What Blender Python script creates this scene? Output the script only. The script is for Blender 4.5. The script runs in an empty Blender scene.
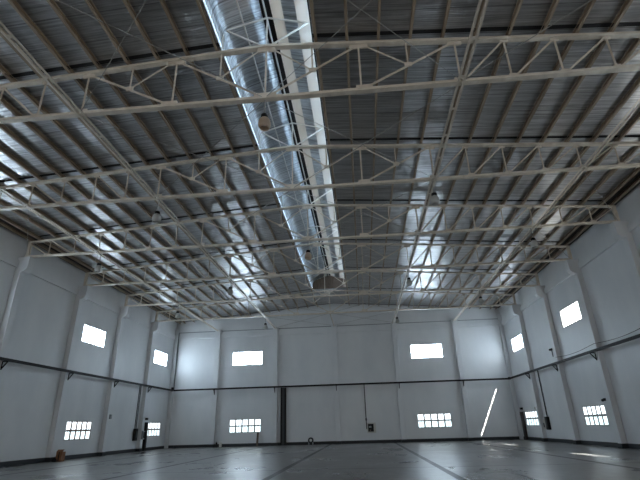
import bpy, bmesh, math, random
from mathutils import Vector, Matrix

random.seed(7)
SC = bpy.context.scene
COL = SC.collection

# ------------------------------------------------------------------ dimensions (metres)
W = 17.92          # half width of the hall
D = 49.0           # inner face of the back wall
YF = -14.0         # inner face of the front wall (behind the camera)
BAY = 6.2          # truss spacing
S = 6.47           # back wall column spacing = two truss panels
PN = S / 4         # small truss panel
HB = 11.82         # bottom chord axis
HA = 14.12         # top chord axis at the ridge
SL = 0.0775        # roof slope
TW = 0.16          # wall thickness
RZ = 0.285         # underside of the foil above the top chord axis


def top_z(x):
    return HA - SL * abs(x)


def roof_z(x):
    return HA + RZ - SL * abs(x)


# ------------------------------------------------------------------ camera
def setup_camera():
    f, yaw, pitch, roll = 446.5, -0.0808, 0.3969, -0.0283
    fw = Vector((math.sin(yaw) * math.cos(pitch), math.cos(yaw) * math.cos(pitch), math.sin(pitch)))
    r = Vector((math.cos(yaw), -math.sin(yaw), 0))
    u = r.cross(fw)
    c, s = math.cos(roll), math.sin(roll)
    r2, u2 = r * c + u * s, u * c - r * s
    cam = bpy.data.cameras.new('camera')
    cam.sensor_width = 36
    cam.lens = f / 640 * 36
    cam.clip_end = 300
    o = bpy.data.objects.new('camera', cam)
    COL.objects.link(o)
    m = Matrix((r2, u2, -fw)).transposed().to_4x4()
    m.translation = Vector((2.67, 0, 1.6))
    o.matrix_world = m
    SC.camera = o


setup_camera()

# ------------------------------------------------------------------ light and exposure
PANE = 18.0
SKY = 9.0
w = bpy.data.worlds.new('sky')
SC.world = w
w.use_nodes = True
bg = w.node_tree.nodes['Background']
bg.inputs[0].default_value = (1.0, 0.95, 0.88, 1)
bg.inputs[1].default_value = SKY

sl = bpy.data.lights.new('sun', 'SUN')
sl.energy = 30
sl.angle = math.radians(0.53)
sl.color = (1.0, 0.96, 0.9)
so = bpy.data.objects.new('sun', sl)
COL.objects.link(so)
so.rotation_euler = Vector((-0.51, 0.64, -1.0)).to_track_quat('-Z', 'Y').to_euler()
so.location = (30, -10, 40)

DOORS = [(-2.5, 3.5)]   # open roller door behind the camera
DOOR_H = 4.5
for a, b in DOORS:
    pl = bpy.data.lights.new('door_daylight_portal', 'AREA')
    pl.shape = 'RECTANGLE'
    pl.size, pl.size_y = b - a, DOOR_H
    pl.cycles.is_portal = True
    po = bpy.data.objects.new('door_daylight_portal', pl)
    COL.objects.link(po)
    po.location = ((a + b) / 2, YF - TW, DOOR_H / 2)
    po.rotation_euler = (math.radians(90), 0, 0)

vs = SC.view_settings
vs.view_transform = 'Standard'
vs.look = 'None'
vs.exposure = 0.6
vs.gamma = 1
vs.use_curve_mapping = False


# ------------------------------------------------------------------ materials
def mat(name, col, rough=0.5, metal=0.0, spec=0.5):
    m = bpy.data.materials.new(name)
    m.use_nodes = True
    p = m.node_tree.nodes['Principled BSDF']
    p.inputs['Base Color'].default_value = (*col, 1)
    p.inputs['Roughness'].default_value = rough
    p.inputs['Metallic'].default_value = metal
    p.inputs['Specular IOR Level'].default_value = spec
    return m


def nd(m, t, **k):
    n = m.node_tree.nodes.new(t)
    for a, v in k.items():
        setattr(n, a, v)
    return n


def lk(m, a, b):
    m.node_tree.links.new(a, b)


def noise(m, scale, loc=(1, 1, 1), detail=4, rough=0.55):
    tc = nd(m, 'ShaderNodeTexCoord')
    mp = nd(m, 'ShaderNodeMapping')
    mp.inputs['Scale'].default_value = loc
    lk(m, tc.outputs['Object'], mp.inputs[0])
    n = nd(m, 'ShaderNodeTexNoise')
    n.inputs['Scale'].default_value = scale
    n.inputs['Detail'].default_value = detail
    n.inputs['Roughness'].default_value = rough
    lk(m, mp.outputs[0], n.inputs['Vector'])
    return n


def ramp(m, fac, stops):
    r = nd(m, 'ShaderNodeValToRGB')
    e = r.color_ramp.elements
    e[0].position, e[0].color = stops[0][0], (*stops[0][1], 1)
    e[1].position, e[1].color = stops[-1][0], (*stops[-1][1], 1)
    for pos, c in stops[1:-1]:
        x = e.new(pos)
        x.color = (*c, 1)
    lk(m, fac, r.inputs[0])
    return r


def bump(m, h, strength, dist):
    b = nd(m, 'ShaderNodeBump')
    b.inputs['Strength'].default_value = strength
    b.inputs['Distance'].default_value = dist
    lk(m, h, b.inputs['Height'])
    lk(m, b.outputs[0], m.node_tree.nodes['Principled BSDF'].inputs['Normal'])
    return b


def mottled(name, c0, c1, scale, loc=(1, 1, 1), rough=0.5, metal=0.0, lo=0.35, hi=0.65, spec=0.5):
    m = mat(name, c0, rough, metal, spec)
    n = noise(m, scale, loc)
    r = ramp(m, n.outputs['Fac'], [(lo, c0), (hi, c1)])
    lk(m, r.outputs[0], m.node_tree.nodes['Principled BSDF'].inputs['Base Color'])
    return m


def math_n(m, op, a, b=None):
    n = nd(m, 'ShaderNodeMath', operation=op)
    for i, v in enumerate((a, b)):
        if v is None:
            continue
        if isinstance(v, (int, float)):
            n.inputs[i].default_value = v
        else:
            lk(m, v, n.inputs[i])
    return n.outputs[0]


def wall_material():
    m = mottled('white_wall_paint', (0.66, 0.68, 0.70), (0.73, 0.745, 0.76), 0.5, (1, 1, 0.5), 0.42)
    n = noise(m, 0.35, (1, 1, 1), 3)
    bump(m, n.outputs['Fac'], 0.25, 0.12)
    return m


def floor_material():
    m = mat('grey_concrete', (0.16, 0.16, 0.165), 0.3)
    p = m.node_tree.nodes['Principled BSDF']
    n1 = noise(m, 0.35, (1, 0.6, 1), 6, 0.65)
    n2 = noise(m, 3.0, (1, 1, 1), 5, 0.6)
    add = math_n(m, 'ADD', math_n(m, 'MULTIPLY', n1.outputs['Fac'], 0.7), math_n(m, 'MULTIPLY', n2.outputs['Fac'], 0.3))
    r = ramp(m, add, [(0.30, (0.065, 0.062, 0.058)), (0.5, (0.135, 0.13, 0.124)), (0.70, (0.23, 0.222, 0.212))])
    # construction joints: dark strips along the hall and across it
    tc = nd(m, 'ShaderNodeTexCoord')
    sp = nd(m, 'ShaderNodeSeparateXYZ')
    lk(m, tc.outputs['Object'], sp.inputs[0])
    jx = math_n(m, 'ABSOLUTE', math_n(m, 'SUBTRACT', math_n(m, 'PINGPONG', math_n(m, 'ADD', sp.outputs[0], 64.5), 3.185), 0.0))
    jx = math_n(m, 'LESS_THAN', jx, 0.13)
    jy = math_n(m, 'PINGPONG', math_n(m, 'ADD', sp.outputs[1], 64.1 + 2.2), 6.2)
    jy = math_n(m, 'MULTIPLY', math_n(m, 'LESS_THAN', jy, 0.08), 0.6)
    j = math_n(m, 'MAXIMUM', jx, jy)
    mx = nd(m, 'ShaderNodeMix', data_type='RGBA')
    lk(m, math_n(m, 'MULTIPLY', math_n(m, 'MULTIPLY', j, n1.outputs['Fac']), 1.3), mx.inputs['Factor'])
    lk(m, r.outputs[0], mx.inputs['A'])
    mx.inputs['B'].default_value = (0.03, 0.03, 0.03, 1)
    lk(m, mx.outputs['Result'], p.inputs['Base Color'])
    rr = ramp(m, n1.outputs['Fac'], [(0.25, (0.2, 0.2, 0.2)), (0.8, (0.45, 0.45, 0.45))])
    lk(m, math_n(m, 'ADD', rr.outputs[0], math_n(m, 'MULTIPLY', j, 0.2)), p.inputs['Roughness'])
    bump(m, n2.outputs['Fac'], 0.12, 0.01)
    return m


def foil_material(name, c=(0.66, 0.66, 0.67), rough=0.30):
    m = mat(name, c, rough, 0.95)
    p = m.node_tree.nodes['Principled BSDF']
    a = noise(m, 1.0, (0.5, 15.0, 1), 4, 0.65)      # fine wrinkles running down the slope
    b = noise(m, 1.0, (0.25, 1.6, 1), 3, 0.5)      # slack of each sheet
    c2 = noise(m, 1.0, (0.9, 0.35, 1), 3, 0.5)
    h = math_n(m, 'ADD', math_n(m, 'MULTIPLY', a.outputs['Fac'], 0.16),
               math_n(m, 'ADD', math_n(m, 'MULTIPLY', b.outputs['Fac'], 0.42), math_n(m, 'MULTIPLY', c2.outputs['Fac'], 0.35)))
    tc = nd(m, 'ShaderNodeTexCoord')
    sp = nd(m, 'ShaderNodeSeparateXYZ')
    lk(m, tc.outputs['Object'], sp.inputs[0])
    seam = math_n(m, 'LESS_THAN', math_n(m, 'PINGPONG', math_n(m, 'ADD', sp.outputs[1], 60), 0.52), 0.02)
    r = ramp(m, a.outputs['Fac'], [(0.38, tuple(v * 0.55 for v in c)), (0.62, c)])
    mx = nd(m, 'ShaderNodeMix', data_type='RGBA')
    lk(m, math_n(m, 'MULTIPLY', seam, 0.55), mx.inputs['Factor'])
    lk(m, r.outputs[0], mx.inputs['A'])
    mx.inputs['B'].default_value = (0.12, 0.12, 0.12, 1)
    lk(m, mx.outputs['Result'], p.inputs['Base Color'])
    bump(m, h, 1.0, 0.14)
    return m


def pane_material(name, tint, strength):
    m = mat(name, (0.8, 0.85, 0.9), 0.1)
    p = m.node_tree.nodes['Principled BSDF']
    p.inputs['Emission Color'].default_value = (*tint, 1)
    p.inputs['Emission Strength'].default_value = strength
    return m


def translucent(name, c, f=0.5):
    m = mat(name, c, 0.5)
    t = nd(m, 'ShaderNodeBsdfTranslucent')
    t.inputs[0].default_value = (*c, 1)
    mx = nd(m, 'ShaderNodeMixShader')
    mx.inputs[0].default_value = f
    out = m.node_tree.nodes['Material Output']
    lk(m, m.node_tree.nodes['Principled BSDF'].outputs[0], mx.inputs[1])
    lk(m, t.outputs[0], mx.inputs[2])
    lk(m, mx.outputs[0], out.inputs[0])
    return m


def clear_glass(name):
    m = mat(name, (0.9, 0.95, 1.0), 0.05)
    t = nd(m, 'ShaderNodeBsdfTransparent')
    t.inputs[0].default_value = (0.93, 0.96, 0.97, 1)
    mx = nd(m, 'ShaderNodeMixShader')
    mx.inputs[0].default_value = 0.93
    lk(m, m.node_tree.nodes['Principled BSDF'].outputs[0], mx.inputs[1])
    lk(m, t.outputs[0], mx.inputs[2])
    lk(m, mx.outputs[0], m.node_tree.nodes['Material Output'].inputs[0])
    return m


M = dict(
    wall=wall_material(),
    floor=floor_material(),
    foil=foil_material('silver_insulation_foil'),
    ventfoil=foil_material('vent_foil', (0.66, 0.69, 0.72), 0.42),
    steel=mottled('cream_steel_paint', (0.60, 0.535, 0.45), (0.72, 0.65, 0.555), 3.0, (1, 1, 1), 0.45),
    purlin=mottled('tan_primer', (0.28, 0.215, 0.155), (0.42, 0.335, 0.245), 2.0, (1, 0.4, 1), 0.5),
    rod=mat('rod_steel', (0.36, 0.35, 0.33), 0.4, 0.3),
    white=mat('white_metal', (0.78, 0.77, 0.74), 0.4),
    black=mat('black_paint', (0.006, 0.006, 0.007), 0.6, 0, 0.3),
    seam=mat('black_tape', (0.010, 0.010, 0.011), 0.7),
    skirting=mat('dark_skirting', (0.010, 0.014, 0.018), 0.55),
    grey=mat('grey_metal', (0.30, 0.32, 0.34), 0.5),
    darkgrey=mat('dark_grey_metal', (0.045, 0.05, 0.055), 0.5),
    frame=mat('window_frame_grey', (0.42, 0.42, 0.42), 0.5),
    pinkframe=mat('window_frame_primer', (0.36, 0.26, 0.24), 0.5),
    pane=pane_material('daylit_glass', (0.69, 0.855, 1.0), PANE),
    pane_low=pane_material('daylit_glass_lower', (0.74, 0.93, 0.98), PANE * 0.075),
    pane_mid=pane_material('daylit_glass_middle', (0.84, 0.94, 1.0), PANE * 0.10),
    strip=translucent('milky_strip', (0.80, 0.78, 0.74), 0.075),
    clear=clear_glass('clear_glass'),
    diffuser=translucent('milky_diffuser', (0.72, 0.84, 0.95), 0.40),
    glass=translucent('frosted_reflector', (0.62, 0.62, 0.60), 0.4),
    amber=translucent('aged_reflector', (0.62, 0.50, 0.39), 0.4),
    card=mottled('brown_cardboard', (0.22, 0.10, 0.05), (0.32, 0.16, 0.09), 4.0, (1, 1, 1), 0.8),
    wood=mottled('brown_wood', (0.10, 0.07, 0.05), (0.17, 0.12, 0.09), 5.0, (3, 3, 0.4), 0.7),
    brown=mat('dark_brown_steel', (0.016, 0.011, 0.010), 0.6),
    cream=mat('cream_box', (0.55, 0.54, 0.50), 0.5),
)


# ------------------------------------------------------------------ mesh helpers
class MB:
    def __init__(self):
        self.v, self.f = [], []

    def poly(self, verts, faces):
        o = len(self.v)
        self.v += [tuple(p) for p in verts]
        self.f += [tuple(i + o for i in q) for q in faces]
        return self

    def box(self, x0, x1, y0, y1, z0, z1):
        return self.poly([(x0, y0, z0), (x1, y0, z0), (x1, y1, z0), (x0, y1, z0),
                          (x0, y0, z1), (x1, y0, z1), (x1, y1, z1), (x0, y1, z1)],
                         [(0, 3, 2, 1), (4, 5, 6, 7), (0, 1, 5, 4), (1, 2, 6, 5), (2, 3, 7, 6), (3, 0, 4, 7)])

    def extrude(self, prof, p0, p1, up=(0, 0, 1)):
        """profile [(side, up), ...] counter-clockwise swept from p0 to p1"""
        p0, p1, up = Vector(p0), Vector(p1), Vector(up)
        d = (p1 - p0).normalized()
        s = d.cross(up)
        if s.length < 1e-5:
            s = d.cross(Vector((0, 1, 0)))
        s.normalize()
        u = s.cross(d)
        n = len(prof)
        vs = [p + s * a + u * b for p in (p0, p1) for a, b in prof]
        fs = [(i, (i + 1) % n, n + (i + 1) % n, n + i) for i in range(n)]
        fs += [tuple(range(n - 1, -1, -1)), tuple(range(n, 2 * n))]
        return self.poly(vs, fs)

    def bar(self, p0, p1, wd, ht, up=(0, 0, 1)):
        a, b = wd / 2, ht / 2
        return self.extrude([(-a, -b), (a, -b), (a, b), (-a, b)], p0, p1, up)

    def tube(self, p0, p1, r, n=8):
        return self.extrude([(r * math.cos(2 * math.pi * i / n), r * math.sin(2 * math.pi * i / n)) for i in range(n)], p0, p1)

    def angle(self, p0, p1, a=0.07, t=0.01, up=(0, 0, 1), flip=1):
        q = [(0, 0), (a, 0), (a, t), (t, t), (t, a), (0, a)]
        if flip < 0:
            q = [(-x, y) for x, y in reversed(q)]
        return self.extrude(q, p0, p1, up)

    def channel(self, p0, p1, wd, ht, t=0.012, side=1, up=(0, 0, 1)):
        """C section, open to the +side"""
        a, b = wd / 2, ht / 2
        lip = 0.035
        q = [(-a, -b), (a, -b), (a, -b + lip), (a - t, -b + lip), (a - t, -b + t), (-a + t, -b + t),
             (-a + t, b - t), (a - t, b - t), (a - t, b - lip), (a, b - lip), (a, b), (-a, b)]
        if side < 0:
            q = [(-x, y) for x, y in reversed(q)]
        return self.extrude(q, p0, p1, up)

    def lathe(self, prof, c, n=20):
        vs, fs = [], []
        m = len(prof)
        for i in range(n):
            t = 2 * math.pi * i / n
            for r, z in prof:
                vs.append((c[0] + r * math.cos(t), c[1] + r * math.sin(t), c[2] + z))
        for i in range(n):
            j = (i + 1) % n
            for k in range(m - 1):
                fs.append((i * m + k, j * m + k, j * m + k + 1, i * m + k + 1))
        return self.poly(vs, fs)

    def build(self, name, m, parent=None, smooth=False, bevel=0):
        me = bpy.data.meshes.new(name)
        o3 = Vector((0, 0, 0))          # world position of the parent
        q = parent
        while q:
            o3 += q.location
            q = q.parent
        me.from_pydata([(x - o3.x, y - o3.y, z - o3.z) for x, y, z in self.v], [], self.f)
        bm = bmesh.new()
        bm.from_mesh(me)
        bmesh.ops.remove_doubles(bm, verts=bm.verts, dist=1e-5)
        bmesh.ops.recalc_face_normals(bm, faces=bm.faces)
        bm.to_mesh(me)
        bm.free()
        if smooth:
            for q in me.polygons:
                q.use_smooth = True
        me.materials.append(M[m])
        o = bpy.data.objects.new(name, me)
        COL.objects.link(o)
        if parent:
            o.parent = parent
        if bevel:
            b = o.modifiers.new('bevel', 'BEVEL')
            b.width = bevel
            b.segments = 2
            b.limit_method = 'ANGLE'
        return o


def tag(o, label, cat, group=None):
    o['label'] = label
    o['category'] = cat
    if group:
        o['group'] = group
    return o


def struct(o):
    o['kind'] = 'structure'
    return o


def empty(name, loc):
    o = bpy.data.objects.new(name, None)
    o.empty_display_size = 0.3
    COL.objects.link(o)
    o.location = loc
    return o


def copy_tree(o, parent=None):
    c = o.copy()
    COL.objects.link(c)
    if parent:
        c.parent = parent
    for ch in list(o.children):
        copy_tree(ch, c)
    return c


# ------------------------------------------------------------------ floor, ceiling
struct(MB().box(-W - TW, W + TW, YF - TW, D + TW, -0.15, 0).build('floor', 'floor'))

RT = 0.09
Y0, Y1 = YF - 0.4, D + 0.35
VX = 1.68                      # half width of the ridge opening
VY0, VY1 = 1.0, D - BAY - 0.1   # the ridge vent runs between these
ce = MB()
for s in (-1, 1):
    for (ya, yb, xi) in ((Y0, VY0, 0.0), (VY0, VY1, VX), (VY1, Y1, 0.0)):
        xo = W + 0.5
        pr = [(s * xi, roof_z(xi)), (s * xo, roof_z(xo)), (s * xo, roof_z(xo) + RT), (s * xi, roof_z(xi) + RT)]
        ce.poly([(x, y, z) for y in (ya, yb) for x, z in pr],
                [(0, 1, 2, 3), (4, 7, 6, 5), (0, 4, 5, 1), (1, 5, 6, 2), (2, 6, 7, 3), (3, 7, 4, 0)])
ceiling = struct(ce.build('ceiling', 'foil'))
TRUSS_Y = [D - BAY * k for k in range(1, 7)]       # far to near
for k in range(0, 9):
    y = D - BAY * k - (0.17 if k else 0.1)
    sm = MB()
    for s in (-1, 1):
        xi = VX if VY0 < y < VY1 else 0.0
        xo = W - 0.02
        sm.poly([(s * x, yy, roof_z(x) - dz) for yy in (y - 0.08, y + 0.08) for x, dz in ((xi, 0.012), (xo, 0.012), (xo, -0.01), (xi, -0.01))],
                [(0, 1, 2, 3), (4, 7, 6, 5), (0, 4, 5, 1), (1, 5, 6, 2), (2, 6, 7, 3), (3, 7, 4, 0)])
    sm.build('insulation_seam', 'seam', ceiling)
for s in (-1, 1):      # dark strip just below the foil along each eave
    xi, xo = 16.96, W - 0.01
    MB().poly([(s * x, yy, roof_z(x) - dz) for yy in (YF, D) for x, dz in ((xi, 0.016), (xo, 0.016), (xo, 0.005), (xi, 0.005))],
              [(0, 1, 2, 3), (4, 7, 6, 5), (0, 4, 5, 1), (1, 5, 6, 2), (2, 6, 7, 3), (3, 7, 4, 0)]).build('dark_eave_strip', 'brown', ceiling)


# ------------------------------------------------------------------ walls with window openings
def wall_cells(u0, u1, z0, z1, holes):
    us = sorted({u0, u1, *[h[0] for h in holes], *[h[1] for h in holes]})
    zs = sorted({z0, z1, *[h[2] for h in holes], *[h[3] for h in holes]})
    for a, b in zip(us, us[1:]):
        for c, e in zip(zs, zs[1:]):
            mu, mz = (a + b) / 2, (c + e) / 2
            if not any(h[0] < mu < h[1] and h[2] < mz < h[3] for h in holes):
                yield a, b, c, e


HI, LO = (7.96, 9.27), (1.22, 2.46)
HIB, LOB = (8.02, 9.46), (1.29, 2.57)
YWIN = [45.75, 33.35, 21.0, 8.6]
WW = 1.56
left_holes = [(y - WW, y + WW, *z) for y in YWIN for z in (HI, LO)]
YWIN_R = [45.5, 33.35, 19.9, 8.6]
right_holes = [(y - WW, y + WW, *z) for y in YWIN_R for z in (HI, LO)]
back_holes = [(x - 1.66, x + 1.66, *z) for x in (-9.6, 9.68) for z in (HIB, LOB)]
ZT = roof_z(W) - 0.004
walls = {}
for nm, s, holes in (('wall_left', -1, left_holes), ('wall_right', 1, right_holes)):
    b = MB()
    for a, c, e, g in wall_cells(YF, D, 0, ZT, holes):
        x0, x1 = sorted((s * W, s * (W + TW)))
        b.box(x0, x1, a, c, e, g)
    walls[nm] = struct(b.build(nm, 'wall'))
b = MB()
for a, c, e, g in wall_cells(-W - TW, W + TW, 0, ZT - 0.02, back_holes):
    b.box(a, c, D, D + TW, e, g)
b.poly([(x, y, z) for y in (D, D + TW) for x, z in ((-W - TW, ZT - 0.02), (W + TW, ZT - 0.02), (W + TW, ZT - .016), (0, roof_z(0) - 0.004), (-W - TW, ZT - .016))],
       [(0, 1, 2, 3, 4), (9, 8, 7, 6, 5), (0, 5, 6, 1), (1, 6, 7, 2), (2, 7, 8, 3), (3, 8, 9, 4), (4, 9, 5, 0)])
walls['wall_back'] = struct(b.build('wall_back', 'wall'))
b = MB()
for a, c, e, g in wall_cells(-W - TW, W + TW, 0, ZT - 0.02, [(p, q, -1, DOOR_H) for p, q in DOORS]):
    if e >= 0:
        b.box(a, c, YF - TW, YF, e, g)
b.poly([(x, y, z) for y in (YF - TW, YF) for x, z in ((-W - TW, ZT - 0.02), (W + TW, ZT - 0.02), (W + TW, ZT - .016), (0, roof_z(0) - 0.004), (-W - TW, ZT - .016))],
       [(0, 1, 2, 3, 4), (9, 8, 7, 6, 5), (0, 5, 6, 1), (1, 6, 7, 2), (2, 7, 8, 3), (3, 8, 9, 4), (4, 9, 5, 0)])
walls['wall_front'] = struct(b.build('wall_front', 'wall'))

PR, PWD = 0.34, 0.46      # pilaster projection and width
# side wall pilasters with corbels, and the ring beam
for nm, s in (('wall_left', -1), ('wall_right', 1)):
    for k in range(1, 11):
        y = D - BAY * k
        if y < YF + 0.5:
            continue
        x0, x1 = sorted((s * W, s * (W - PR)))
        pil = MB().box(x0, x1, y - PWD / 2, y + PWD / 2, 0, 11.74).build('pilaster', 'wall', walls[nm], bevel=0.02)
        pr = [(PR, 10.74), (PR + 0.24, 10.80), (PR + 0.38, 10.92), (PR + 0.44, 11.08), (PR + 0.46, 11.74), (PR, 11.74)]
        n = len(pr)
        MB().poly([(s * (W - d), yy, z) for yy in (y - PWD / 2 - 0.03, y + PWD / 2 + 0.03) for d, z in pr],
                  [tuple(range(n)), tuple(range(2 * n - 1, n - 1, -1))] + [(i, (i + 1) % n, n + (i + 1) % n, n + i) for i in range(n)]
                  ).build('corbel', 'wall', pil, bevel=0.02)
    x0, x1 = sorted((s * W, s * (W - 0.13)))
    MB().box(x0, x1, YF, D, 11.05, 11.50).build('ring_beam', 'wall', walls[nm], bevel=0.02)
    # corner column
    x0, x1 = sorted((s * W, s * (W - 0.35)))
    MB().box(x0, x1, D - 0.3, D, 0, 12.2).build('corner_column', 'wall', walls[nm], bevel=0.02)
for i in range(-2, 3):
    col = MB().box(i * S - 0.25, i * S + 0.25, D - PR, D, 0, 11.95).build('column', 'wall', walls['wall_back'], bevel=0.02)
    MB().box(i * S - 0.31, i * S + 0.31, D - PR - 0.06, D, 11.68, 11.95).build('column_cap', 'wall', col, bevel=0.02)
MB().box(-W, W, D - 0.10, D, 11.10, 11.5).build('ring_beam', 'wall', walls['wall_back'], bevel=0.02)
MB().box(-W, W, D - 0.06, D, 11.78, 11.86).build('ledge_strip', 'grey', walls['wall_back'])

# skirting follows walls and pilasters
for nm, s in (('baseboard_left', -1), ('baseboard_right', 1)):
    b = MB()
    x0, x1 = sorted((s * W, s * (W - 0.03)))
    b.box(x0, x1, YF, D, 0, 0.26)
    for k in range(1, 11):
        y = D - BAY * k
        if y < YF + 0.5:
            continue
        x0, x1 = sorted((s * W, s * (W - PR - 0.03)))
        b.box(x0, x1, y - PWD / 2 - 0.03, y + PWD / 2 + 0.03, 0, 0.26)
    struct(b.build(nm, 'skirting'))
b = MB().box(-W, W, D - 0.03, D, 0, 0.28)
for i in range(-2, 3):
    b.box(i * S - 0.28, i * S + 0.28, D - PR - 0.03, D, 0, 0.28)
struct(b.build('baseboard_back', 'skirting'))


# ------------------------------------------------------------------ windows
def window(n, side, u, hw, z0, z1, upper, slit=None):
    """frame and panes in a wall opening; side: -1 left, 1 right, 0 back"""
    def put(bm, u0, u1, d0, d1, a, c):
        if side == 0:
            bm.box(u0, u1, D + d0, D + d1, a, c)
        else:
            x0, x1 = sorted((side * (W + d0), side * (W + d1)))
            bm.box(x0, x1, u0, u1, a, c)
    loc = (u, D, z0) if side == 0 else (side * W, u, z0)
    root = struct(empty('window_%d' % n, loc))
    fr, t = MB(), 0.05
    u0, u1 = u - hw, u + hw
    d0, d1 = 0.005, 0.055
    put(fr, u0, u1, d0, d1, z0, z0 + t)
    put(fr, u0, u1, d0, d1, z1 - t, z1)
    put(fr, u0, u0 + t, d0, d1, z0 + t, z1 - t)
    put(fr, u1 - t, u1, d0, d1, z0 + t, z1 - t)
    nc = 5
    bw = 0.022 if upper else 0.075
    for i in range(1, nc):
        c = u0 + (u1 - u0) * i / nc
        put(fr, c - bw, c + bw, d0, d1, z0 + t, z1 - t)
    zm = (z0 + z1) / 2
    if not upper:
        put(fr, u0 + t, u1 - t, d0 - 0.004, d1 + .004, zm - 0.07, zm + 0.07)
        if side == 0:      # outside security bars, closer spaced behind the lower row
            pass
        for i in range(nc):
            c = u0 + (u1 - u0) * (i + 0.5) / nc
            put(fr, c - 0.012, c + 0.012, d0 + 0.01, d1 - .004, z0 + t, z1 - t)
    else:
        put(fr, u0 + t, u1 - t, d0 - 0.004, d1 + .004, zm - 0.018, zm + 0.018)
    fr.build('window_frame', 'frame' if upper or side >= 0 else 'pinkframe', root)
    pn = MB()
    zz = [z0 + 0.02, z1 - 0.02]
    if slit == 'clear':
        put(pn, u0 + .02, u1 - .02, 0.036, 0.044, *zz)
        pn.build('glass_panes', 'clear', root)
    elif slit:
        put(pn, u0 + .02, u1 - .02, 0.036, 0.044, zz[0], slit[0]) if slit[0] > zz[0] + .01 else None
        put(pn, u0 + .02, u1 - .02, 0.036, 0.044, slit[1], zz[1]) if slit[1] < zz[1] - .01 else None
        pn.build('glass_panes', 'pane', root)
    elif upper:
        put(pn, u0 + .02, u1 - .02, 0.036, 0.044, *zz)
        pn.build('glass_panes', 'pane', root)
    else:
        put(pn, u0 + .02, u1 - .02, 0.036, 0.044, zm, zz[1])
        pn.build('upper_panes', 'pane_mid', root)
        MB_l = MB()
        put(MB_l, u0 + .02, u1 - .02, 0.036, 0.044, zz[0], zm)
        MB_l.build('lower_panes', 'pane_low', root)


n = 1
for y in YWIN:
    window(n, -1, y, WW, *HI, True); n += 1
    window(n, -1, y, WW, *LO, False); n += 1
SLITS = {45.5: (7.98, 8.27), 33.35: 'clear', 19.9: 'clear', 8.6: None}
for y in YWIN_R:
    window(n, 1, y, WW, *HI, True, SLITS[y]); n += 1
    window(n, 1, y, WW, *LO, False); n += 1
for x in (-9.6, 9.68):
    window(n, 0, x, 1.66, *HIB, True); n += 1
    window(n, 0, x, 1.66, *LOB, False); n += 1


# ------------------------------------------------------------------ roof trusses
ORD = ['first', 'second', 'third', 'fourth', 'fifth', 'sixth', 'seventh', 'eighth', 'ninth', 'tenth',
       'eleventh', 'twelfth', 'thirteenth', 'fourteenth', 'fifteenth', 'sixteenth']
XE = W - 0.30
CH = 0.055    # half size of a chord


def gusset(root, x, z, wd, ht):
    o = MB().box(x - wd / 2, x + wd / 2, -0.035, 0.035, z - ht / 2, z + ht / 2).build('gusset_plate', 'steel', root)
    return o


def make_truss():
    root = empty('roof_truss', (0, 0, HB))
    t = MB()
    for s in (-1, 1):          # two bent angles back to back read as one square chord
        t.bar((0, 0, top_z(0)), (s * XE, 0, top_z(XE)), 0.20, 2 * CH)
    t.build('top_chord', 'steel', root, bevel=0.012)
    b = MB().bar((-XE, 0, HB), (XE, 0, HB), 0.21, 0.11)
    b.build('bottom_chord', 'steel', root, bevel=0.012)

    def web(name, x0, z0, x1, z1, a=0.062):
        q = MB()
        q.bar((x0, 0, z0), (x1, 0, z1), 0.018, a, up=(0, 0, 1) if abs(x1 - x0) > 0.05 else (1, 0, 0))
        q.bar((x0, 0, z0), (x1, 0, z1), a, 0.018, up=(0, 0, 1) if abs(x1 - x0) > 0.05 else (1, 0, 0))
        q.build(name, 'steel', root)
    zb = HB + 0.05

    def zt(x):
        return top_z(x) - 0.05
    web('king_post', 0, zb, 0, zt(0))
    gusset(root, 0, HB + 0.13, 0.75, 0.20)
    gusset(root, 0, top_z(0) - 0.15, 0.62, 0.16)
    for s in (-1, 1):
        for i in (2, 4):
            web('web_post', s * i * PN, zb, s * i * PN, zt(i * PN))
        web('web_diagonal', s * 0.15, zb + .08, s * 2 * PN, zt(2 * PN), 0.075)
        web('web_diagonal', s * (2 * PN + .15), zb + .06, s * 4 * PN, zt(4 * PN), 0.075)
        for j in (1, 3):
            x = j * PN
            zmid = (zb + zt((j + 1) * PN)) / 2 + 0.03
            web('sub_post', s * x, zmid, s * x, zt(x), 0.052)
            web('sub_diagonal', s * x, zmid, s * (j - 1) * PN + s * .12, zt((j - 1) * PN), 0.052)
            gusset(root, s * x, zmid, 0.24, 0.16)
        gusset(root, s * (2 * PN + .1), HB + 0.13, 0.55, 0.18)
        gusset(root, s * 2 * PN, top_z(2 * PN) - 0.14, 0.62, 0.14)
        gusset(root, s * 4 * PN, top_z(4 * PN) - 0.13, 0.45, 0.14)
        gusset(root, s * 4 * PN, HB + 0.12, 0.40, 0.14)
        xs = [i * PN for i in range(4, 11)] + [XE - 0.08]
        for a, c in zip(xs, xs[1:]):
            web('web_diagonal', s * (a + .08), zb, s * c, zt(c))
            if c < XE - 0.5:
                web('web_post', s * c, zb, s * c, zt(c))
                gusset(root, s * (c + 0.03), HB + 0.12, 0.22, 0.10)
                gusset(root, s * c, top_z(c) - 0.12, 0.26, 0.10)
        MB().box(*sorted((s * (XE - 0.2), s * XE)), -0.08, 0.08, HB - 0.16, top_z(XE) + 0.07).build('end_post', 'steel', root, bevel=0.01)
    return root


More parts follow.
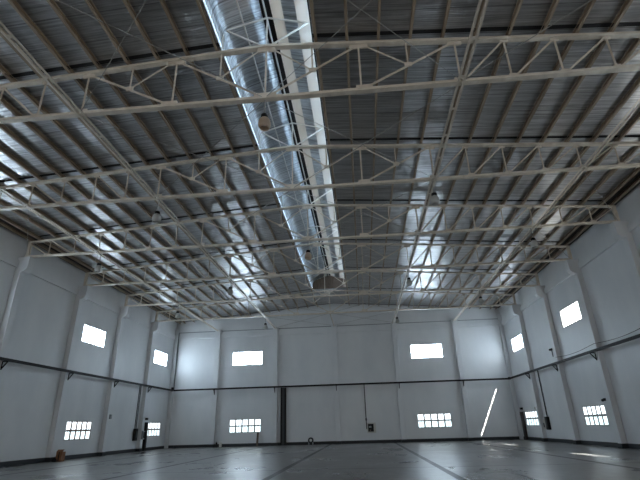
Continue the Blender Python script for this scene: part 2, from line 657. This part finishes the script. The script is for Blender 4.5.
proto = make_truss()
TL = {6: 'cream steel roof truss nearest the camera, across the top of the view',
      5: 'second cream roof truss from the camera, two clear lamps hanging under it',
      4: 'third roof truss from the camera, its ends just inside the frame on both walls',
      3: 'fourth roof truss from the camera, above the near upper side windows',
      2: 'fifth roof truss from the camera, second from the back wall',
      1: 'last roof truss before the back wall, lowest in the view'}
for k in (6, 5, 4, 3, 2, 1):
    o = proto if k == 6 else copy_tree(proto)
    o.location = (0, D - BAY * k, HB)
    tag(o, TL[k], 'roof truss', 'steel roof trusses')

# ------------------------------------------------------------------ purlins
PX = [1.78 + 1.083 * i for i in range(15)] + [W - 0.42]
for s, side in ((-1, 'left'), (1, 'right')):
    for i, x in enumerate(PX):
        zc = top_z(x) + CH + 0.124
        yy0 = YF + 0.02
        o = MB().channel((s * x, yy0, zc), (s * x, D - 0.01, zc), 0.09, 0.215, side=-s,
                         up=(s * SL, 0, 1)).build('roof_purlin', 'purlin')
        if i == 15:
            lab = 'brown eave purlin running along the top of the %s wall' % side
        elif i == 0:
            lab = 'brown roof purlin along the %s edge of the ridge vent' % side
        else:
            lab = 'brown roof purlin, %s out from the ridge vent on the %s slope' % (ORD[i], side)
        tag(o, lab, 'purlin', 'roof purlins on the %s slope' % side)

# ------------------------------------------------------------------ ridge vent
vent = empty('ridge_vent', (0, VY0, roof_z(VX)))
tag(vent, 'raised ridge vent with two white strips running along the roof peak', 'roof vent')
VE, VA = 15.17, 15.66       # vent roof underside at eave and apex
VW = 1.72


def vz(x):
    return VA - (VA - VE) * abs(x) / VW


def slab(x0, x1, name, m, t=0.05, dz=0.0):
    q = [(x0, vz(x0) + dz), (x1, vz(x1) + dz), (x1, vz(x1) + t + dz), (x0, vz(x0) + t + dz)]
    return MB().poly([(x, y, z) for y in (VY0, VY1) for x, z in q],
                     [(0, 1, 2, 3), (4, 7, 6, 5), (0, 4, 5, 1), (1, 5, 6, 2), (2, 6, 7, 3), (3, 7, 4, 0)]).build(name, m, vent)


cove = [(-1.665, 14.45), (-1.65, 14.80), (-1.57, 15.03), (-1.45, 15.14), (-1.28, 15.23), (-1.0, 15.33), (-0.6, 15.47), (-0.17, 15.61)]  # foil bent into an added cove that reflects a bright gradient
cv = MB()
for (xa, za), (xb, zb) in zip(cove, cove[1:]):
    cv.poly([(xa, VY0 + .06, za), (xb, VY0 + .06, zb), (xb, VY1 - .06, zb), (xa, VY1 - .06, za)], [(0, 1, 2, 3)])
cvo = cv.build('foil_reflector', 'ventfoil', vent, smooth=True)
cvm = cvo.modifiers.new('thickness', 'SOLIDIFY')
cvm.thickness = 0.012
slab(-VW - 0.1, -0.17, 'roof_sheet', 'white', dz=0.03)
slab(-0.17, 0.0, 'dark_vent_strip', 'seam')  # black strips along the vent apex and its right edge
slab(0.0, 0.19, 'dark_vent_strip', 'seam')
slab(0.19, 0.62, 'light_strip', 'strip')
slab(0.62, 1.10, 'foil_sheet', 'ventfoil')
slab(1.10, 1.56, 'light_strip', 'strip')
slab(1.56, VW + 0.1, 'dark_vent_strip', 'seam')
for s in (-1, 1):
    x0, x1 = sorted((s * (VX + 0.01), s * (VX + 0.04)))
    MB().box(x0, x1, VY0, VY1, roof_z(VX) - 0.0, vz(VX) - 0.0).build('diffuser_panel', 'diffuser', vent)  # hidden panel added to scatter the sun and brighten the vent
for y0, y1, nm in ((VY0, VY0 + 0.05, 'end_panel'), (VY1 - 0.05, VY1, 'end_panel')):
    q = [(-VX, roof_z(VX)), (VX, roof_z(VX)), (VX, vz(VX)), (0, vz(0)), (-VX, vz(VX))]
    MB().poly([(x, y, z) for y in (y0, y1) for x, z in q],
              [(0, 1, 2, 3, 4), (9, 8, 7, 6, 5)] + [(i, (i + 1) % 5, 5 + (i + 1) % 5, 5 + i) for i in range(5)]).build(nm, 'wood', vent)
for x in (-0.88, -0.03):
    MB().bar((x, VY0 + .06, vz(x) - 0.045), (x, VY1 - .06, vz(x) - 0.045), 0.05, 0.08).build('vent_purlin', 'white', vent)
for k in (6, 5, 4, 3, 2):
    y = D - BAY * k
    fr = MB().bar((0, y, HA + 0.08), (0, y, vz(0) - 0.1), 0.05, 0.05, up=(1, 0, 0)).build('frame_post', 'white', vent)
    MB().bar((-1.66, y, vz(1.66) - 0.12), (0, y, vz(0) - 0.12), 0.05, 0.05).build('frame_rafter', 'white', fr)
    MB().bar((1.50, y, vz(1.50) - 0.14), (0, y, vz(0) - 0.12), 0.05, 0.05).build('frame_rafter', 'white', fr)
    MB().bar((1.50, y, vz(1.50) - 0.14), (0.22, y, HA + 0.1), 0.05, 0.05).build('frame_brace', 'white', fr)
    MB().bar((-1.50, y, vz(1.50) - 0.14), (-0.22, y, HA + 0.1), 0.05, 0.05).build('frame_brace', 'white', fr)
    MB().bar((-1.62, y, top_z(1.62) + .08), (-1.62, y, vz(1.62) - 0.1), 0.05, 0.05, up=(1, 0, 0)).build('frame_post', 'white', vent)

# ------------------------------------------------------------------ longitudinal ties under the bottom chords
TIE = {-2: 'outer left', -1: 'inner left', 1: 'inner right', 2: 'outer right'}
for i in (-2, -1, 1, 2):
    x = i * S - (0.04 if i > 0 else -0.04)
    ya, yb = YF + 0.02, D - PR - 0.06
    root = empty('roof_tie', (x, 0, HB))
    z = HB - 0.062
    for s in (-1, 1):
        MB().angle((x + s * 0.055, ya, z - 0.012), (x + s * 0.055, yb, z - 0.012), 0.075, 0.012, flip=s).build('tie_angle', 'steel', root)
    y = ya + 0.6
    while y < yb:
        if y > 4:
            MB().box(x - 0.055, x + 0.055, y, y + 0.12, z - 0.012, z - 0.002).build('batten_plate', 'steel', root)
        y += 1.55
    tag(root, 'cream double-angle tie running the length of the hall, %s of four' % TIE[i], 'roof tie', 'roof ties')
o = MB().bar((0, D - BAY, HB - 0.05), (0, D - PR - 0.06, HB - 0.05), 0.09, 0.09).build('roof_strut', 'steel')
tag(o, 'short cream strut from the last truss to the middle column of the back wall', 'strut')

# ------------------------------------------------------------------ cross bracing rods in the plane of the bottom chords
GAPN = {7: 'in front of the nearest truss', 6: 'between the first and second trusses', 5: 'between the second and third trusses',
        4: 'between the third and fourth trusses', 3: 'between the fourth and fifth trusses',
        2: 'between the fifth and last trusses', 1: 'between the last truss and back wall'}


def rod(x0, ya, x1, yb, label, dz=0.0):
    r = MB()
    zr = HB - 0.01 + dz
    a, c = Vector((x0, ya, zr)), Vector((x1, yb, zr))
    d = (c - a).normalized()
    r.tube(a + d * 0.12, c - d * 0.12, 0.013, 6)
    o = r.build('brace_rod', 'rod')
    tag(o, label, 'brace rod', 'thin steel bracing rods')


for k in range(7, 0, -1):
    ya, yb = D - BAY * k, D - BAY * (k - 1)
    if k == 1:
        yb = D - PR - 0.05
    for s, side in ((-1, 'left'), (1, 'right')):
        x = s * S
        rod(x, ya + .05, 0, yb - .05, 'thin rod %s, %s half, running inward as it recedes' % (GAPN[k], side))
        rod(0, ya + .05, x, yb - .05, 'thin rod %s, %s half, running outward as it recedes' % (GAPN[k], side), 0.03)
        if 2 <= k <= 5:
            rod(2 * x, ya + .05, s * (XE - .1), yb - .05, 'thin rod to the %s wall %s' % (side, GAPN[k]))
rod(S, D - BAY * 6 - .05, 2 * S, D - BAY * 7 + .05, 'thin rod in front of the nearest truss, far right of view')


# ------------------------------------------------------------------ high bay lamps
def lamp(dome='glass'):
    root = empty('high_bay_lamp', (0, 0, HB - 0.1))
    z = HB - 0.1
    MB().tube((0, 0, z + .02), (0, 0, z - 0.62), 0.02).build('hanging_rod', 'rod', root)
    MB().lathe([(0.0, -0.60), (0.08, -0.60), (0.12, -0.63), (0.12, -0.74), (0.09, -0.77), (0, -0.77)], (0, 0, z)).build('cap', 'black', root, True)
    MB().lathe([(0.085, -0.74), (0.14, -0.78), (0.19, -0.87), (0.21, -0.98), (0.20, -1.07), (0.16, -1.16),
                (0.145, -1.155), (0.185, -1.07), (0.195, -0.98), (0.175, -0.88), (0.13, -0.795), (0.085, -0.76)], (0, 0, z), 24
               ).build('dome', dome, root, True)
    MB().lathe([(0.0, -0.765), (0.035, -0.77), (0.04, -0.85), (0.06, -0.95), (0.05, -1.04), (0, -1.08)], (0, 0, z), 12).build('bulb', 'white', root, True)
    return root


LP = [(6, 0, 'large amber-tinted high bay lamp hanging under the ridge near the camera'),
      (5, -1, 'frosted high bay lamp under the second truss, left of the ridge'),
      (5, 1, 'frosted high bay lamp under the second truss, right of the ridge'),
      (4, -2, 'frosted high bay lamp under the third truss, nearest the left wall'),
      (4, 0, 'amber-tinted high bay lamp under the middle of the third truss'),
      (4, 2, 'frosted high bay lamp under the third truss, nearest the right wall'),
      (3, -1, 'high bay lamp under the fourth truss, left of the ridge'),
      (3, 1, 'high bay lamp under the fourth truss, right of the ridge'),
      (2, -2, 'high bay lamp under the fifth truss, nearest the left wall'),
      (2, 2, 'high bay lamp under the fifth truss, nearest the right wall'),
      (1, -1, 'farthest left high bay lamp, seen against the back wall'),
      (1, 1, 'farthest right high bay lamp, seen against the back wall')]
lp0 = lamp()
for j, (k, i, lab) in enumerate(LP):
    o = lp0 if j == 1 else lamp('amber') if i == 0 else copy_tree(lp0)
    y = D - BAY * k
    o.location = (i * S * 0.985 + (0.0 if i == 0 else 0.0), y, HB - 0.05 if i == 0 else HB - 0.11)
    tag(o, lab, 'lamp', 'high bay lamps')

# ------------------------------------------------------------------ black cable tray round the walls
TZ0, TZ1 = 5.54, 5.70
TD = PR + 0.14


def tray(name, pts, label):
    root = empty(name, (pts[0][0], pts[0][1], TZ0))
    tag(root, label, 'cable tray', 'wall cable trays')
    return root


def bracket(root, wx, wy, dx, dy):
    """V bracket on a wall face point, (dx,dy) pointing into the room"""
    q = MB()
    a = Vector((wx, wy, TZ0 - 0.03))
    d = Vector((dx, dy, 0))
    q.bar(a, a + d * 0.36, 0.05, 0.05)
    q.bar(a + d * 0.34, a + Vector((0, 0, -0.42)) + d * 0.02, 0.05, 0.05)
    q.bar(a + d * 0.025 + Vector((0, 0, -0.46)), a + d * 0.025 + Vector((0, 0, 0.0)), 0.05, 0.05, up=(dx, dy, 0))
    q.build('bracket', 'black', root)


for s, side in ((-1, 'left'), (1, 'right')):
    x = s * (W - TD)
    root = tray('cable_tray', [(x, 0)], 'black cable tray on brackets along the %s wall' % side)
    MB().channel((x, YF + .05, (TZ0 + TZ1) / 2), (x, D - TD - 0.31, (TZ0 + TZ1) / 2), 0.11, TZ1 - TZ0, side=s).build('tray_rail', 'black', root)
    for k in range(1, 9):
        y = D - BAY * k
        bracket(root, s * (W - PR), y + 0.1, -s, 0)
root = tray('cable_tray', [(0, D - TD)], 'black cable tray on brackets across the back wall')
MB().channel((-W + TD - .055, D - TD, (TZ0 + TZ1) / 2), (W - TD + .055, D - TD, (TZ0 + TZ1) / 2), 0.11, TZ1 - TZ0, side=1).build('tray_rail', 'black', root)
for i in range(-2, 3):
    bracket(root, i * S, D - PR, 0, -1)
for s in (-1, 1):
    MB().box(s * (W - TD) - 0.1, s * (W - TD) + 0.1, D - TD - 0.30, D - TD - .12, TZ0 - 0.02, TZ1 + 0.22 if s < 0 else TZ1 + 0.06).build('corner_box', 'black', root)

# vertical riser on the back wall
rs = empty('cable_riser', (-5.57, D, 0))
tag(rs, 'dark vertical cable riser on the back wall, left of centre', 'cable riser')
MB().box(-5.86, -5.72, D - 0.30, D - 0.002, 0.02, TZ0 - 0.01).build('side_rail', 'black', rs)
MB().box(-5.44, -5.30, D - 0.30, D - 0.002, 0.02, TZ0 - 0.01).build('side_rail', 'black', rs)
MB().box(-5.72, -5.44, D - 0.22, D - 0.002, 0.02, TZ0 - 0.01).build('cover', 'darkgrey', rs)

# meter box on the back wall with its conduit
mb_ = empty('meter_box', (3.3, D, 1.0))
tag(mb_, 'small cream meter box with dark face on the back wall', 'meter box')
MB().box(2.93, 3.80, D - 0.2, D - .002, 0.95, 1.88).build('case', 'cream', mb_, bevel=0.015)
MB().box(3.02, 3.58, D - 0.215, D - 0.2, 1.06, 1.78).build('face', 'black', mb_)
MB().box(3.10, 3.36, D - 0.225, D - 0.215, 1.42, 1.58).build('gauge', 'grey', mb_)
MB().box(3.16, 3.30, D - 0.225, D - 0.215, 1.10, 1.25).build('switch', 'wood', mb_)
cd = MB().tube((2.88, D - 0.05, 1.3), (2.88, D - 0.05, TZ0 + .1), 0.045)

cd.box(2.80, 2.96, D - 0.11, D - 0.002, 2.10, 2.32)
tag(cd.build('conduit', 'darkgrey'), 'thin dark conduit dropping from the tray to the meter box on the back wall', 'conduit')


# conduit drops with switch boxes on the side walls
def side_drop(s, y, side):
    x = s * (W - 0.06)
    c = MB()
    for dy in (-0.12, 0.12) if s < 0 else (0.0,):
        c.tube((x, y + dy, 1.93), (x, y + dy, TZ0 + .1), 0.05 if s > 0 else 0.035)
    tag(c.build('conduit', 'darkgrey'), 'dark conduit drop from the tray on the %s wall' % side, 'conduit', 'wall conduit drops')
    r = empty('switch_box', (s * W, y, 0.9))
    tag(r, 'tall black switch box on the %s wall, below the conduit drop' % side, 'switch box', 'wall switch boxes')
    x0, x1 = sorted((s * (W - 0.24), s * (W - .002)))
    MB().box(x0, x1, y - 0.24, y + 0.20, 0.92, 1.92).build('case', 'black', r, bevel=0.015)
    x0, x1 = sorted((s * (W - 0.265), s * (W - .24)))
    MB().box(x0, x1, y - 0.14, y + 0.10, 1.15, 1.7).build('cover_plate', 'darkgrey', r)


side_drop(-1, 41.9, 'left')
side_drop(1, 41.55, 'right')
x0 = -W
q = empty('control_panel', (-W + PR, 42.8, 1.0))
tag(q, 'grey control panel on the left pilaster, beside the black switch box', 'control panel')
MB().box(-W + PR + .004, -W + PR + 0.16, 42.62, 42.98, 1.0, 1.72).build('case', 'grey', q, bevel=0.012)
MB().box(-W + PR + 0.16, -W + PR + 0.175, 42.68, 42.92, 1.10, 1.62).build('face', 'black', q)
q = empty('control_panel', (W, 42.3, 0.9))
tag(q, 'pale control panel on the right wall, beside the black switch box', 'control panel')
MB().box(W - 0.2, W - .002, 42.0, 42.42, 0.95, 1.75).build('case', 'cream', q, bevel=0.012)
MB().box(W - 0.215, W - .2, 42.08, 42.34, 1.1, 1.45).build('face', 'darkgrey', q)

# dark upright posts beside the far windows
for s, y, m, side in ((-1, 43.85, 'black', 'left'), (1, 47.55, 'brown', 'right')):
    r = empty('upright_post', (s * W, y, 0))
    tag(r, 'dark upright post on the %s wall beside the far lower window' % side, 'post', 'upright posts by the far windows')
    x0, x1 = sorted((s * (W - 0.03), s * (W - 0.26)))
    MB().box(x0, x1, y - 0.17, y + 0.17, 0, 2.46).build('post', m, r, bevel=0.01)
    x0, x1 = sorted((s * (W - 0.03), s * (W - 0.30)))
    MB().box(x0, x1, y - 0.21, y + 0.21, 0.0, 0.06).build('base_plate', m, r)
    x0, x1 = sorted((s * (W - 0.002), s * (W - 0.2)))
    MB().box(x0, x1, y - 0.12, y + 0.12, 2.66, 2.84).build('bracket', 'black', r)
tag(MB().box(W - .18, W - .002, 43.55, 43.75, 2.58, 2.76).build('sensor', 'black'),
    'small black sensor above the near edge of the far right lower window', 'sensor')

# small wall fittings


def camera_fit(s, y, z, x_face, label, tail):
    r = empty('wall_camera', (x_face, y, z))
    tag(r, label, 'camera', 'small wall cameras')
    a, c = sorted((x_face - s * .002, x_face - s * 0.07))
    MB().box(a, c, y - 0.08, y + 0.08, z - 0.08, z + 0.08).build('mount', 'darkgrey', r)
    MB().tube((x_face - s * 0.06, y, z), (x_face - s * 0.24, y - 0.10, z - 0.05), 0.08, 12).build('housing', 'black', r)
    if tail:
        MB().bar((x_face - s * 0.05, y, z - 0.08), (x_face - s * 0.05, y, z - 0.55), 0.05, 0.05, up=(1, 0, 0)).build('cable', 'darkgrey', r)


camera_fit(1, 30.75, 2.72, W - PR, 'small black camera on the near right pilaster, above the lower window', False)
camera_fit(1, 36.9, 6.72, W - PR, 'small black camera with cable tail on the right wall above the tray', True)
tag(MB().box(-W + PR + .0, -W + PR + 0.12, 36.62, 36.84, 2.65, 2.98).build('junction_box', 'grey', bevel=0.01),
    'small grey junction box on the left wall pilaster', 'junction box')

wire = MB()
pts = []
ys = [YF + 4 + i * 0.775 for i in range(61)]
for y in ys:
    if y > 37.0:
        break
    ph = ((D - y) / BAY) % 1.0
    pts.append(Vector((W - PR - 0.03, y, 6.07 - 0.16 * math.sin(math.pi * ph))))
for a, c in zip(pts, pts[1:]):
    wire.tube(a, c, 0.018, 6)
tag(wire.build('wall_cable', 'darkgrey'), 'thin slack cable strung above the tray on the right wall', 'cable')
dp = MB().tube((-W + 0.42, D - 0.16, TZ1), (-W + 0.42, D - 0.16, 11.75), 0.04)
tag(dp.build('conduit', 'darkgrey'), 'thin dark vertical conduit rising in the back left corner', 'conduit', 'wall conduit drops')

# things on the floor along the walls
cb = empty('cardboard_box', (-17.12, 30.72, 0))
tag(cb, 'tall brown cardboard box standing at the foot of the left pilaster', 'box')
MB().box(-17.38, -16.98, 30.42, 30.80, 0, 0.56).build('carton', 'card', cb, bevel=0.01)
MB().poly([(-17.39, 30.41, 0.565), (-16.97, 30.41, 0.565), (-16.97, 30.58, 0.70), (-17.39, 30.58, 0.70),
           (-17.39, 30.43, 0.56), (-16.97, 30.43, 0.56), (-16.97, 30.60, 0.695), (-17.39, 30.60, 0.695)],
          [(0, 1, 2, 3), (7, 6, 5, 4), (0, 4, 5, 1), (1, 5, 6, 2), (2, 6, 7, 3), (3, 7, 4, 0)]).build('flap', 'card', cb)
MB().box(-17.21, -17.15, 30.412, 30.419, 0.02, 0.55).build('tape', 'brown', cb)
bag = MB().lathe([(0, 0.0), (0.13, 0.0), (0.16, 0.05), (0.14, 0.14), (0.08, 0.21), (0.03, 0.25), (0, 0.26)], (-17.30, 30.20, 0), 14)
tag(bag.build('rubbish_bag', 'black', smooth=True), 'small black bag on the floor in front of the cardboard box', 'bag')

tag(MB().bar((-8.22, D - 0.34, 0.003), (-8.22, D - 0.06, 1.27), 0.20, 0.05, up=(0, -1, 0)).build('wooden_plank', 'wood'),
    'brown plank leaning on the back wall under the left window', 'plank')

bl = empty('floor_blower', (-2.75, D - 0.5, 0))
tag(bl, 'small dark round-faced blower on the floor at the back wall', 'blower')


def ring(cx, cy, cz, r0, r1, d, n=20):
    q = MB()
    vs, fs = [], []
    for i in range(n):
        t = 2 * math.pi * i / n
        for r, y in ((r0, cy - d), (r1, cy - d), (r1, cy + d), (r0, cy + d)):
            vs.append((cx + r * math.cos(t), y, cz + r * math.sin(t)))
    for i in range(n):
        j = (i + 1) % n
        for k in range(4):
            fs.append((i * 4 + k, j * 4 + k, j * 4 + (k + 1) % 4, i * 4 + (k + 1) % 4))
    return q.poly(vs, fs)


ring(-2.75, D - 0.5, 0.42, 0.15, 0.27, 0.12).build('housing', 'skirting', bl)
MB().tube((-2.75, D - 0.58, 0.42), (-2.75, D - 0.42, 0.42), 0.09, 14).build('hub', 'white', bl)
gr = MB()
for t in (0, 60, 120):
    c, s_ = math.cos(math.radians(t)) * 0.16, math.sin(math.radians(t)) * 0.16
    gr.bar((-2.75 - c, D - 0.5, 0.42 - s_), (-2.75 + c, D - 0.5, 0.42 + s_), 0.02, 0.02, up=(0, 1, 0))
gr.build('spokes', 'grey', bl)
for s in (-1, 1):
    MB().box(-2.75 + s * 0.2 - 0.04, -2.75 + s * 0.2 + 0.04, D - 0.66, D - 0.34, 0, 0.24).build('foot', 'grey', bl)

ex = empty('fire_extinguisher', (-12.35, D - 0.52, 0))
tag(ex, 'small dark and white canister at the foot of the left back column', 'canister')
MB().lathe([(0, 0), (0.09, 0), (0.095, 0.03), (0.095, 0.40), (0.05, 0.47), (0, 0.48)], (-12.35, D - 0.52, 0), 14).build('body', 'black', ex, True)
MB().lathe([(0, 0.47), (0.03, 0.47), (0.03, 0.55), (0, 0.55)], (-12.35, D - 0.52, 0), 10).build('valve', 'grey', ex)
tag(MB().box(-12.15, -11.93, D - 0.3, D - 0.04, 0.0, 0.50).build('white_carton', 'white', bevel=0.01),
    'small white carton beside the canister at the back wall', 'carton')
